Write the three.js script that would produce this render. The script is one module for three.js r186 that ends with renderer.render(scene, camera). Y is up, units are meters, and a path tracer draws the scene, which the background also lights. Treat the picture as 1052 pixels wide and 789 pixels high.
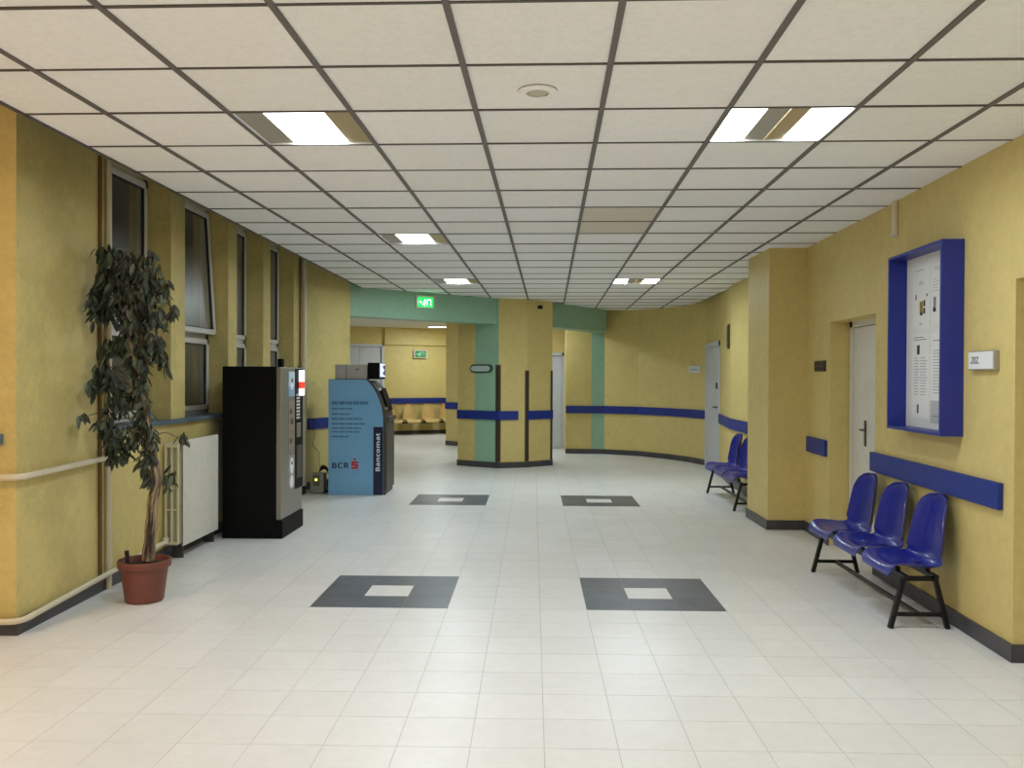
import * as THREE from 'three';
import { mergeGeometries, toCreasedNormals } from 'three/addons/utils/BufferGeometryUtils.js';
import { RoundedBoxGeometry } from 'three/addons/geometries/RoundedBoxGeometry.js';
import { RectAreaLightUniformsLib } from 'three/addons/lights/RectAreaLightUniformsLib.js';

// ---------------------------------------------------------------- camera, light, exposure
const scene = new THREE.Scene();
const renderer = new THREE.WebGLRenderer();
renderer.toneMapping = THREE.LinearToneMapping;
renderer.toneMappingExposure = 2.55;
renderer.shadowMap.enabled = true;
RectAreaLightUniformsLib.init();
const camera = new THREE.PerspectiveCamera(2 * Math.atan(394.5 / 893.54) * 180 / Math.PI, 1052 / 789, 0.05, 120);
camera.position.set(0, 1.5037, 0);
camera.rotation.set(-0.0088, 0.0245, 0.0042, 'YXZ');
scene.background = new THREE.Color(0.004, 0.005, 0.006);          // night outside the windows
const LAMP = { panel: 15.0, corridor: 18.0, warm: 29 };   // luminance of the fittings
const LAMP_WHITE = new THREE.Color(0.775, 0.905, 1.0);
const CEIL = 2.7755, SLAB = 3.4;

// ---------------------------------------------------------------- helpers
let seed = 7;
const rnd = () => { seed = (seed * 1664525 + 1013904223) >>> 0; return seed / 4294967296; };
const rr = (a, b) => a + (b - a) * rnd();
const taken = {};
function numbered(name) {
  const k = taken[name] = (taken[name] ?? -1) + 1;
  return k ? `${name}_${String(k).padStart(3, '0')}` : name;
}
function shadow(o) { o.castShadow = o.receiveShadow = true; return o; }
function thing(name, label, category, [x, y, z] = [0, 0, 0], turn = 0, group) {
  const o = new THREE.Group(); o.name = numbered(name); scene.add(o);
  o.position.set(x, y, z); o.rotation.y = turn; o.userData = { label, category };
  if (group) o.userData.group = group;
  return o;
}
function structure(name, label, category) {
  const o = new THREE.Group(); o.name = name; scene.add(o);
  o.userData = { kind: 'structure', label, category };
  return o;
}
function part(name, geo, mat, parent, label) {
  const g = Array.isArray(geo) ? mergeGeometries(geo.map(norm)) : geo;
  const m = shadow(new THREE.Mesh(g, mat)); m.name = name; parent.add(m);
  if (label) m.userData.label = label;
  return m;
}
function norm(g) {                                                // comparable attributes for merging
  const n = g.index ? g.toNonIndexed() : g;
  for (const k of Object.keys(n.attributes)) if (!['position', 'normal', 'uv'].includes(k)) n.deleteAttribute(k);
  if (!n.attributes.normal) n.computeVertexNormals();
  if (!n.attributes.uv) n.setAttribute('uv', new THREE.BufferAttribute(new Float32Array(n.attributes.position.count * 2), 2));
  return n;
}
function metreUV(g0) {                                            // texture coordinates in metres, from the side each face points to
  const g = norm(g0), p = g.attributes.position, uv = g.attributes.uv;
  const a = new THREE.Vector3(), b = new THREE.Vector3(), c = new THREE.Vector3();
  for (let i = 0; i < p.count; i += 3) {
    a.fromBufferAttribute(p, i); b.fromBufferAttribute(p, i + 1).sub(a); c.fromBufferAttribute(p, i + 2).sub(a);
    b.cross(c);
    const nx = Math.abs(b.x), ny = Math.abs(b.y), nz = Math.abs(b.z);
    for (let k = i; k < i + 3; k++) {
      const x = p.getX(k), y = p.getY(k), z = p.getZ(k);
      if (ny >= nx && ny >= nz) uv.setXY(k, x, z); else if (nx > nz) uv.setXY(k, z, y); else uv.setXY(k, x, y);
    }
  }
  return g;
}
function bx(x0, x1, y0, y1, z0, z1, r = 0) {
  const w = Math.abs(x1 - x0), h = Math.abs(y1 - y0), d = Math.abs(z1 - z0);
  const g = r ? new RoundedBoxGeometry(w, h, d, 2, Math.min(r, w / 2.01, h / 2.01, d / 2.01)) : new THREE.BoxGeometry(w, h, d);
  g.translate((x0 + x1) / 2, (y0 + y1) / 2, (z0 + z1) / 2);
  return metreUV(g);
}
function prism(poly, y0, y1) {                                    // [x, z] outline raised from y0 to y1
  const g = new THREE.ExtrudeGeometry(new THREE.Shape(poly.map(([x, z]) => new THREE.Vector2(x, -z))), { depth: y1 - y0, bevelEnabled: false });
  g.rotateX(-Math.PI / 2); g.translate(0, y0, 0);
  return metreUV(g);
}
const V = (a) => new THREE.Vector3(...a);
function tube(pts, r, seg = 24, rad = 8, tension = 0.5) {
  return new THREE.TubeGeometry(new THREE.CatmullRomCurve3(pts.map(V), false, 'catmullrom', tension), seg, r, rad, false);
}
function bar(a, b, r, rad = 8) {                                  // straight round bar with closed ends
  const A = V(a), B = V(b), d = B.clone().sub(A), g = new THREE.CylinderGeometry(r, r, d.length(), rad);
  g.applyQuaternion(new THREE.Quaternion().setFromUnitVectors(new THREE.Vector3(0, 1, 0), d.clone().normalize()));
  const m = A.add(B).multiplyScalar(0.5); g.translate(m.x, m.y, m.z);
  return g;
}
function square(a, b, w, h = w) {                                 // straight square-section bar
  const A = V(a), B = V(b), d = B.clone().sub(A), g = new THREE.BoxGeometry(w, d.length(), h);
  g.applyQuaternion(new THREE.Quaternion().setFromUnitVectors(new THREE.Vector3(0, 1, 0), d.clone().normalize()));
  const m = A.add(B).multiplyScalar(0.5); g.translate(m.x, m.y, m.z);
  return g;
}
function ribbon(pts, t, y0, y1) {                                 // band of thickness t along a line of [x, z] points, to their left
  const P = pts.map(([x, z]) => new THREE.Vector2(x, z)), off = [];
  for (let i = 0; i < P.length; i++) {
    const d0 = P[Math.max(i, 1)].clone().sub(P[Math.max(i, 1) - 1]).normalize();
    const j = Math.min(i + 1, P.length - 1), d1 = P[j].clone().sub(P[j - 1]).normalize();
    const n0 = new THREE.Vector2(d0.y, -d0.x), n1 = new THREE.Vector2(d1.y, -d1.x), n = n0.clone().add(n1).normalize();
    off.push(P[i].clone().addScaledVector(n, t / Math.max(0.3, n.dot(n0))));
  }
  return prism([...P.map(p => [p.x, p.y]), ...off.reverse().map(p => [p.x, p.y])], y0, y1);
}

// ---------------------------------------------------------------- textures
function noiseField(n, octaves) {                                 // tileable value noise, 0..1
  const out = new Float32Array(n * n); let total = 0;
  for (const [cells, amp] of octaves) {
    const lat = Float32Array.from({ length: cells * cells }, rnd); total += amp;
    for (let y = 0; y < n; y++) for (let x = 0; x < n; x++) {
      const u = x / n * cells, v = y / n * cells, i = Math.floor(u), j = Math.floor(v);
      let a = u - i, b = v - j; a = a * a * (3 - 2 * a); b = b * b * (3 - 2 * b);
      const i1 = (i + 1) % cells, j1 = (j + 1) % cells;
      out[y * n + x] += amp * ((lat[j * cells + i] * (1 - a) + lat[j * cells + i1] * a) * (1 - b) + (lat[j1 * cells + i] * (1 - a) + lat[j1 * cells + i1] * a) * b);
    }
  }
  return out.map(v => v / total);
}
function dataTex(n, fn, srgb = true, repeat = 1) {
  const d = new Uint8Array(n * n * 4);
  for (let i = 0; i < n * n; i++) { const c = fn(i, i % n, Math.floor(i / n)); for (let k = 0; k < 3; k++) d[i * 4 + k] = Math.max(0, Math.min(255, c[k])); d[i * 4 + 3] = 255; }
  const t = new THREE.DataTexture(d, n, n, THREE.RGBAFormat);
  t.wrapS = t.wrapT = THREE.RepeatWrapping; t.magFilter = THREE.LinearFilter; t.minFilter = THREE.LinearMipmapLinearFilter; t.generateMipmaps = true;
  if (srgb) t.colorSpace = THREE.SRGBColorSpace;
  t.repeat.set(repeat, repeat); t.needsUpdate = true;
  return t;
}
const nA = noiseField(512, [[4, 1], [9, 0.8], [23, 0.5], [61, 0.35], [160, 0.3]]);
const nB = noiseField(512, [[40, 1], [110, 0.8], [230, 0.6]]);
const nC = noiseField(512, [[3, 1], [7, 0.9], [15, 0.6], [40, 0.3]]);
const mix = (a, b, t) => a.map((v, i) => v + (b[i] - v) * t);
const st = (a, b, x) => { const t = Math.max(0, Math.min(1, (x - a) / (b - a))); return t * t * (3 - 2 * t); };
function paint(base, stain, amount, rep) {
  return dataTex(512, (i) => { let c = mix(base, stain, amount * st(0.42, 0.72, nA[i])); const k = 0.965 + 0.07 * nB[i]; return c.map(v => v * k); }, true, rep);
}
const bumpFine = dataTex(512, (i) => { const v = 255 * (0.5 * nB[i] + 0.5 * nA[i]); return [v, v, v]; }, false, 0.8);
const M = {};
const std = (o) => new THREE.MeshStandardMaterial(o);
M.wall = std({ map: paint([217, 196, 126], [207, 187, 118], 0.55, 0.4), roughness: 0.55, bumpMap: bumpFine, bumpScale: 0.0012 });
M.wallOld = std({ map: paint([214, 195, 126], [188, 171, 110], 0.6, 0.5), roughness: 0.6, bumpMap: bumpFine, bumpScale: 0.0015 });
M.green = std({ map: paint([152, 190, 164], [141, 179, 153], 0.5, 0.5), roughness: 0.5, bumpMap: bumpFine, bumpScale: 0.0008 });
M.white = std({ map: paint([226, 222, 210], [214, 208, 196], 0.4, 0.7), roughness: 0.5 });
M.plaster = std({ color: '#dcd8cf', roughness: 0.8 });
M.blue = std({ map: paint([19, 45, 134], [16, 40, 122], 0.5, 0.9), roughness: 0.5 });
M.blueOld = std({ map: paint([94, 114, 126], [78, 96, 108], 0.7, 0.9), roughness: 0.5 });
M.base = std({ map: paint([72, 70, 74], [58, 56, 60], 0.6, 1.3), roughness: 0.4 });
M.joint = std({ color: '#b9b6ae', roughness: 0.8 });
M.slab = std({ color: '#8d8a84', roughness: 0.95 });
const floorRough = dataTex(512, (i) => { const v = 66 + 44 * (nC[i] * 0.6 + nB[i] * 0.4); return [v, v, v]; }, false, 0.35);
const tileMap = (b, s, a) => dataTex(512, (i) => { const c = mix(b, s, a * st(0.4, 0.75, nA[i])); const k = 0.98 + 0.035 * nB[i]; return c.map(v => v * k); }, true, 0.45);
M.tile = [[[235, 234, 231], [225, 223, 218]], [[233, 232, 229], [224, 222, 218]], [[236, 235, 232], [227, 225, 221]]].map(([b, s]) => std({ map: tileMap(b, s, 0.4), roughness: 1, roughnessMap: floorRough }));
M.tileDark = [std({ map: tileMap([104, 107, 115], [82, 85, 93], 0.9), roughness: 1, roughnessMap: floorRough }), std({ map: tileMap([98, 101, 109], [84, 87, 94], 0.8), roughness: 1, roughnessMap: floorRough })];
const ceilMap = (b) => dataTex(512, (i) => { const k = 0.965 + 0.05 * nB[i]; return b.map(v => v * k); }, true, 1.1);
M.ceil = [std({ map: ceilMap([250, 248, 245]), roughness: 0.95 }), std({ map: ceilMap([247, 246, 242]), roughness: 0.95 }), std({ map: ceilMap([251, 250, 248]), roughness: 0.95 })];
M.ceilBeige = std({ map: ceilMap([222, 213, 194]), roughness: 0.95 });
M.runner = std({ color: '#716a66', roughness: 0.6, metalness: 0.2 });
M.tee = std({ color: '#5e5853', roughness: 0.6, metalness: 0.2 });
M.reflector = std({ color: '#a8a496', roughness: 0.5, metalness: 0.4 });
M.reflectorGold = std({ color: '#b9a67a', roughness: 0.45, metalness: 0.5 });
M.housing = std({ color: '#cfccc4', roughness: 0.5 });
M.lamp = std({ color: '#ffffff', emissive: new THREE.Color(1, 0.99, 0.96), emissiveIntensity: 2.2, roughness: 0.4 });
M.pvc = std({ color: '#cfccc4', roughness: 0.4 });
M.seal = std({ color: '#2a2826', roughness: 0.7 });
M.glass = new THREE.MeshPhysicalMaterial({ color: '#ffffff', transmission: 1, thickness: 0, roughness: 0.3, ior: 1.5 });
M.pipe = std({ map: paint([222, 212, 186], [204, 190, 158], 0.5, 1.2), roughness: 0.45 });
M.pipeBrown = std({ color: '#6d5238', roughness: 0.6 });
M.black = new THREE.MeshPhysicalMaterial({ color: '#050405', roughness: 0.6, specularIntensity: 0.35 });
M.blackSteel = std({ color: '#121113', roughness: 0.4, metalness: 0.3 });
M.rubber = std({ color: '#16151a', roughness: 0.75 });
M.steel = std({ color: '#9c9890', roughness: 0.38, metalness: 0.75 });
M.steelDark = std({ color: '#5a5450', roughness: 0.4, metalness: 0.6 });
M.guard = std({ color: '#4b4138', roughness: 0.45, metalness: 0.5 });
M.seatBlue = new THREE.MeshPhysicalMaterial({ color: '#14208c', roughness: 0.28, clearcoat: 0.4, clearcoatRoughness: 0.15 });
M.seatBeige = std({ color: '#d8b878', roughness: 0.4 });
M.paper = std({ color: '#e4e4e0', roughness: 0.8 });
function canvasTex(w, h, draw) {
  const c = document.createElement('canvas'); c.width = w; c.height = h;
  draw(c.getContext('2d'), w, h);
  const t = new THREE.CanvasTexture(c); t.colorSpace = THREE.SRGBColorSpace; t.anisotropy = 4;
  return t;
}
const printed = (w, h, draw, rough = 0.6) => std({ map: canvasTex(w, h, draw), roughness: rough });

// ---------------------------------------------------------------- floor
{
  const floor = structure('floor', 'off white square floor tiles with four dark grey framed squares', 'floor');
  part('screed', bx(-7, 3.6, -0.12, -0.0022, -24.5, 5, 0), M.joint, floor);
  const tg = new THREE.BoxGeometry(0.2975, 0.012, 0.2975);
  const X0 = -1.4492, Z0 = 5.6055, cells = [];
  const proj = (x, z) => z < -0.5 && Math.abs(x / -z + 0.0245) < 0.62;
  for (let j = -32; j < 63; j++) for (let i = -18; i < 17; i++) {
    const x = X0 + 0.3 * (i + 0.5), z = -(Z0 + 0.3 * (j + 0.5));
    const dark = [0, 6].some(a => [0, 15].some(b => i >= a && i < a + 3 && j >= b && j < b + 3 && !(i === a + 1 && j === b + 1)));
    const shown = proj(x, z) && z < -3.05 && x > -3.05 && x < 2.6 && z > -18;
    cells.push({ x, z, dark, near: shown ? -z : 1e3 });
  }
  cells.sort((a, b) => (a.dark && a.near < 1e3 ? 0 : a.near) - (b.dark && b.near < 1e3 ? 0 : b.near));
  const rest = [[], [], []];
  cells.forEach((c, k) => {
    const v = Math.floor(rnd() * 3), dy = rr(-0.0004, 0);
    const g = tg.clone(); g.translate(c.x, -0.006 + dy, c.z);
    if (k < 300) { metreUV(g); part(c.dark ? 'dark_tile' : 'tile', metreUV(g), c.dark ? M.tileDark[v % 2] : M.tile[v], floor, c.dark ? 'dark grey floor tile' : undefined); }
    else rest[v].push(metreUV(g));
  });
  rest.forEach((r, v) => { const m = part('tile_field', r, M.tile[v], floor); m.userData.kind = 'stuff'; });
}

// ---------------------------------------------------------------- walls
const PIL = [[-1.27, -14.63], [-0.565, -14.2], [-0.105, -14.37], [0.32, -14.73], [0.32, -15.3], [-1.27, -15.3]];
const BACK = [[2.945, -14.9], [2.78, -15.42], [2.5, -15.95], [2.0, -16.6], [1.36, -16.97], [0.635, -17.0]];
const FAR = (t) => [-3.596 + 1.272 * t, -22.123 - 0.723 * t];      // wall at the end of the side corridor
const WIN = [[-6.12, -7.13], [-7.42, -8.48], [-8.73, -9.59], [-9.85, -10.82]];
{
  const left = structure('wall_left', 'mustard yellow window wall with deep window bays', 'wall');
  part('wall_mass', prism([[-5.6, -4.93], [-2.972, -4.93], [-3.0, -6.12], [-3.35, -6.12], [-3.35, -5.3], [-5.6, -5.3]], 0, SLAB), M.wallOld, left);
  part('parapet', bx(-3.35, -3.0, 0, 1.1, -10.82, -6.12), M.wallOld, left);
  for (let i = 0; i < 3; i++) part('pier', bx(-3.35, -3.0, 1.1, SLAB, WIN[i + 1][0], WIN[i][1]), M.wallOld, left);
  part('lintel', bx(-3.35, -3.01, 3.11, SLAB, -10.82, -6.12), M.wallOld, left);
  part('wall_mass', prism([[-3.0, -10.82], [-3.0, -11.35], [-2.61, -12.32], [-2.72, -12.7], [-7, -13.4], [-7, -13.0], [-3.35, -12.4], [-3.35, -10.82]], 0, SLAB), M.wallOld, left);

  const right = structure('wall_right', 'mustard yellow wall with doorways and a projecting pier', 'wall');
  part('wall_mass', prism([[2.545, -4.66], [2.62, -6.73], [3.05, -6.73], [3.05, -4.66]], 0, SLAB), M.wall, right);
  part('lintel', prism([[2.62, -6.73], [2.655, -7.85], [3.05, -7.85], [3.05, -6.73]], 2.0, SLAB), M.wall, right);
  part('pier', prism([[2.655, -7.85], [2.685, -8.64], [2.32, -8.64], [2.31, -9.42], [3.05, -9.42], [3.05, -7.85]], 0, SLAB), M.wall, right);
  part('wall_mass', prism([[2.73, -9.42], [2.735, -12.1], [2.91, -13.65], [3.35, -13.65], [3.35, -9.42]], 0, SLAB), M.wall, right);
  part('lintel', prism([[2.91, -13.65], [2.945, -14.9], [3.35, -14.9], [3.35, -13.65]], 2.07, SLAB), M.wall, right);
  part('lintel', prism([[2.5, -3.5], [2.545, -4.66], [3.05, -4.66], [3.05, -3.5]], 2.03, SLAB), M.wall, right);
  part('wall_mass', bx(2.5, 3.05, 0, SLAB, -3.5, 4.6), M.wall, right);

  const back = structure('wall_back', 'curved mustard yellow wall behind the pillar', 'wall');
  part('wall_mass', prism([...BACK, [0.64, -18.25], [3.5, -18.25], [3.5, -14.9]], 0, SLAB), M.wall, back);
  part('wall_mass', bx(-1.3, -0.25, 0, SLAB, -18.6, -18.25), M.wall, back);
  part('lintel', bx(-0.25, 0.7, 2.0, SLAB, -18.6, -18.25), M.wall, back);
  part('green_stripe', prism([[1.385, -16.955], [1.13, -16.97], [1.13, -16.985], [1.385, -16.985]], 0.095, 2.4), M.green, back, 'pale green painted stripe');
  const far = structure('wall_far', 'bright yellow wall at the end of the side corridor', 'wall');
  const F0 = FAR(-0.157), F1 = FAR(1.6), F2 = FAR(-1.03), F3 = FAR(-2.4);
  const mass = (a, b, y0, y1, out = 0.4) => prism([a, b, [b[0] - 0.2, b[1] - out], [a[0] - 0.2, a[1] - out]], y0, y1);
  part('wall_mass', mass(F0, F1, 0, SLAB), M.wall, far);
  part('lintel', mass(F2, F0, 2.3, SLAB), M.wall, far);
  part('wall_mass', mass(F3, F2, 0, SLAB), M.wall, far);
  part('ledge', prism([F0, F1, [F1[0] + 0.03, F1[1] + 0.06], [F0[0] + 0.03, F0[1] + 0.06]], 2.3, SLAB - 0.4), M.wall, far);
  const side = structure('wall_side', 'yellow side walls closing the corridor and the hall', 'wall');
  part('wall_mass', bx(-7.2, -6.6, 0, SLAB, -21.2, -13.1), M.wall, side);
  part('wall_mass', prism([[-1.5, -19.35], [-1.5, -23.6], [-1.1, -23.6], [-1.1, -18.6], [-1.3, -18.4]], 0, SLAB), M.wall, side);
  part('wall_mass', bx(-6.0, -5.6, 0, SLAB, -5.3, 4.6), M.wall, side);
  part('wall_mass', bx(-6.0, 3.05, 0, SLAB, 4.6, 5.0), M.wall, side);

  const pil = structure('wall_pillar', 'faceted yellow pillar with a green stripe and metal corner strips', 'pillar');
  part('core', prism(PIL, 0, SLAB), M.wall, pil);
  const on = (a, b, t) => [a[0] + (b[0] - a[0]) * t, a[1] + (b[1] - a[1]) * t];
  part('green_stripe', ribbon([PIL[1], on(PIL[1], PIL[0], 0.57)], 0.004, 0.095, SLAB - 0.05), M.green, pil, 'pale green painted stripe');
  for (const k of [1, 2, 3]) {
    const a = on(PIL[k], PIL[k - 1], 0.07), b = on(PIL[k], PIL[(k + 1) % 6], 0.07);
    part('corner_strip', ribbon([a, PIL[k], b], -0.008, 0.1, k === 1 ? 1.69 : 1.6), M.guard, pil, 'dark metal corner strip');
  }
  const column = structure('wall_column', 'beige yellow column standing far down the side corridor', 'pillar');
  part('core', prism([[-1.907, -18.97], [-1.62, -18.66], [-1.15, -18.9], [-1.15, -19.4], [-1.55, -19.5]], 0, SLAB), M.wall, column);
}
{
  const beam = structure('trim_1', 'pale green beam over the opening to the side corridor', 'beam');
  part('beam', prism([[-0.6, -14.23], [-2.72, -12.3], [-2.95, -12.55], [-0.83, -14.5]], 2.36, SLAB), M.green, beam);
  const beam2 = structure('trim_2', 'short pale green beam between the pillar and the curved wall', 'beam');
  part('beam', prism([[0.3, -15.0], [1.385, -16.6], [1.37, -17.1], [1.1, -16.99], [0.2, -15.25]], 2.36, SLAB), M.green, beam2);
}
// baseboards
{
  const b = (n, side, pts, label) => { const o = structure(`baseboard_${n}`, label, 'baseboard'); for (const p of pts) part('skirting', ribbon(p, side * 0.014, 0, 0.095), M.base, o); };
  b('left', -1, [[[-5.6, -4.93], [-2.972, -4.93], [-3.0, -6.12], [-3.0, -11.35], [-2.61, -12.32]]], 'dark grey skirting below the window wall');
  b('right', 1, [[[2.95, -4.66], [2.545, -4.66], [2.62, -6.73]], [[2.655, -7.85], [2.685, -8.64], [2.32, -8.64], [2.31, -9.42]], [[2.73, -9.42], [2.735, -12.1], [2.91, -13.65]]], 'dark grey skirting below the noticeboard wall');
  b('back', 1, [BACK], 'dark grey skirting along the curved wall');
  b('pillar', -1, [[PIL[5], PIL[0], PIL[1], PIL[2], PIL[3], PIL[4]]], 'dark grey skirting around the faceted pillar');
  b('far', -1, [[FAR(-0.157), FAR(1.5)], [[-1.907, -18.97], [-1.62, -18.66], [-1.15, -18.9]], [[-0.9, -18.25], [-0.25, -18.25]]], 'dark grey skirting in the side corridor');
}

// ---------------------------------------------------------------- ceilings
const RC = 0.0186, gridP = (i, k) => { const x = -0.3583 + i * 0.6, z = -(3.5553 + k * 0.6); return [x * Math.cos(RC) - z * Math.sin(RC), x * Math.sin(RC) + z * Math.cos(RC)]; };
const FITTINGS = [[-2, 1, 'single'], [2, 1, 'double'], [-2, 7, 'single'], [-2, 13, 'single'], [2, 13, 'double'], [-2, -5, 'single'], [2, -5, 'double'], [-2, -11, 'single'], [2, -11, 'double']];
{
  const ceil = structure('ceiling', 'suspended ceiling of square off white tiles in a dark metal grid', 'ceiling');
  part('slab', bx(-7.2, 3.6, SLAB, SLAB + 0.25, -24.5, 5), M.slab, ceil);
  const clipTo = (poly, f) => {                                    // keep the side where f >= 0
    const out = [];
    for (let i = 0; i < poly.length; i++) {
      const a = poly[i], b = poly[(i + 1) % poly.length], fa = f(a), fb = f(b);
      if (fa >= 0) out.push(a);
      if ((fa >= 0) !== (fb >= 0)) { const t = fa / (fa - fb); out.push([a[0] + (b[0] - a[0]) * t, a[1] + (b[1] - a[1]) * t]); }
    }
    return out;
  };
  const leftEdge = (p) => p[0] + 2.49, beamSide = (p) => (p[0] + 0.6) * 1.93 / 2.12 + (p[1] + 14.23) + 0.12, rightEdge = (p) => 2.8 - p[0];
  const inside = (p) => {                                         // [x, z] under the suspended ceiling
    if (p[0] < -0.4) return beamSide(p) > -0.3;
    if (p[0] < 0.3) return p[1] > -14.75;
    return p[1] > -15.15 - (p[0] - 0.3) * 1.5 && p[1] > -17.05;
  };
  let n = 0;
  for (let k = -14; k < 23; k++) for (let i = -5; i < 6; i++) {
    if (FITTINGS.some(f => f[0] === i && f[1] === k)) continue;
    const c = gridP(i + 0.5, k + 0.5);
    if (!inside(c) || c[1] > 4.3) continue;
    const e = 0.012;
    let q = [gridP(i + e, k + e), gridP(i + 1 - e, k + e), gridP(i + 1 - e, k + 1 - e), gridP(i + e, k + 1 - e)];
    q = clipTo(q, leftEdge); q = clipTo(q, rightEdge); q = clipTo(q, p => 4.55 - p[1]);
    if (p0Left(q)) q = clipTo(q, p => beamSide(p) + 0.05);
    if (q.length < 3) continue;
    const beige = i === 1 && (k === 5 || k === 6);
    part(beige ? 'stained_tile' : 'tile', prism(q, CEIL + rr(0, 0.003), CEIL + 0.016), beige ? M.ceilBeige : M.ceil[Math.floor(rnd() * 3)], ceil, beige ? 'darker beige ceiling tile' : undefined);
    n++;
  }
  function p0Left(q) { return q.length && q.every(p => p[0] < -0.5); }
  for (let i = -4; i <= 5; i++) {
    let q = [gridP(i - 0.021, -13.5), gridP(i + 0.021, -13.5), gridP(i + 0.021, 21.5), gridP(i - 0.021, 21.5)];
    q = clipTo(q, leftEdge); q = clipTo(q, rightEdge); q = clipTo(q, p => 4.55 - p[1]);
    q = clipTo(q, p => p[1] + (i < 0 ? 40 : i === 0 ? 14.5 : i === 1 ? 15.1 : 16.9)); if (i < 0) q = clipTo(q, p => beamSide(p) + 0.05);
    if (q.length >= 3) part('runner', prism(q, CEIL - 0.006, CEIL + 0.012), M.runner, ceil, 'long grey metal ceiling rail');
  }
  for (let k = -13; k <= 21; k++) {
    let q = [gridP(-5, k - 0.0115), gridP(-5, k + 0.0115), gridP(5.5, k + 0.0115), gridP(5.5, k - 0.0115)];
    q = clipTo(q, leftEdge); q = clipTo(q, rightEdge);
    const z = gridP(0, k)[1];
    if (z < -12.2) q = clipTo(q, p => z > -14.4 ? beamSide(p) + 0.05 : p[0] - 0.32);
    if (q.length >= 3 && z < 4.4) part('cross_rail', prism(q, CEIL - 0.004, CEIL + 0.011), M.tee, ceil, 'dark metal cross rail');
  }
  part('edge_trim', bx(-2.496, -2.484, CEIL - 0.012, CEIL + 0.03, -12.62, 4.5), M.tee, ceil, 'dark edge trim');
  const cc = structure('ceiling_corridor', 'plain white ceiling of the side corridor', 'ceiling');
  part('soffit', prism([[-2.95, -12.55], [-0.83, -14.5], [-0.6, -15.0], [0.2, -15.2], [1.1, -16.95], [0.64, -17.2], [0.64, -18.4], [-1.2, -18.4], [-1.2, -23.5], [-7, -21.5], [-7, -13.2]], 2.735, 2.85), M.plaster, cc);
}

// ---------------------------------------------------------------- ceiling lights
function areaLight(parent, w, d, y, x, intensity, color = LAMP_WHITE) {
  const l = new THREE.RectAreaLight(color, intensity, w, d);
  l.position.set(x, y, 0); l.rotation.x = -Math.PI / 2; parent.add(l); l.name = 'lamp_glow';
  return l;
}
const FIT_LABEL = {
  '-2,1': 'square recessed ceiling light with one bright band, first along the windows',
  '2,1': 'square recessed ceiling light with two bright bands nearest the noticeboard',
  '-2,7': 'square recessed ceiling light with one bright band, second in the row along the windows',
  '-2,13': 'square recessed ceiling light with one bright band, last before the exit sign',
  '2,13': 'square recessed ceiling light with two bright bands in front of the curved wall',
};
for (const [i, k, kind] of FITTINGS) {
  const power = LAMP.panel * (k < 0 ? 1 : k < 10 ? 1 : 1.2);
  const [cx, cz] = gridP(i + 0.5, k + 0.5);
  const f = thing('ceiling_light', FIT_LABEL[`${i},${k}`] ?? `square recessed ceiling light with ${kind === 'single' ? 'one bright band' : 'two bright bands'} ${k < -8 ? 'by the rear wall' : 'at the near end of the hall'}`, 'ceiling light', [cx, CEIL, cz], -RC, 'recessed ceiling lights');
  const h = 0.292, D = 0.07;
  part('housing', [bx(-h, h, D, D + 0.01, -h, h), bx(-h, -h + 0.008, 0, D, -h, h), bx(h - 0.008, h, 0, D, -h, h), bx(-h, h, 0, D, -h, -h + 0.008), bx(-h, h, 0, D, h - 0.008, h)], M.housing, f);
  const slope = (x0, y0, x1, y1) => { const g = prism([[x0, 0], [x1, 0], [x1, 0.006], [x0, 0.006]], -h + 0.01, h - 0.01); const p = g.attributes.position;   // sheet along the fitting between two edges
    for (let q = 0; q < p.count; q++) { const X = p.getX(q), Y = p.getY(q), Z = p.getZ(q), t = (X - x0) / (x1 - x0); p.setXYZ(q, X, y0 + (y1 - y0) * t + Z, Y); } g.computeVertexNormals(); return norm(g); };
  if (kind === 'single') {
    part('reflector', slope(-0.283, 0.003, -0.152, 0.012), M.reflector, f, 'grey metal reflector'); part('reflector', slope(0.152, 0.012, 0.283, 0.003), M.reflectorGold, f, 'dull gold metal reflector');
    part('diffuser', bx(-0.15, 0.15, 0.012, 0.05, -0.283, 0.283), M.lamp, f, 'glowing white diffuser');
    areaLight(f, 0.3, 0.56, 0.008, 0, power * 1.15);
  } else {
    part('reflector', slope(-0.103, 0.014, -0.004, 0.004), M.reflector, f, 'grey metal reflector'); part('reflector', slope(0.004, 0.004, 0.103, 0.014), M.reflectorGold, f, 'dull gold metal reflector');
    for (const s of [-1, 1]) { part('diffuser', bx(s * 0.105, s * 0.283, 0.012, 0.05, -0.283, 0.283), M.lamp, f, 'glowing white diffuser'); areaLight(f, 0.176, 0.56, 0.008, s * 0.194, power); }
  }
}
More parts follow.
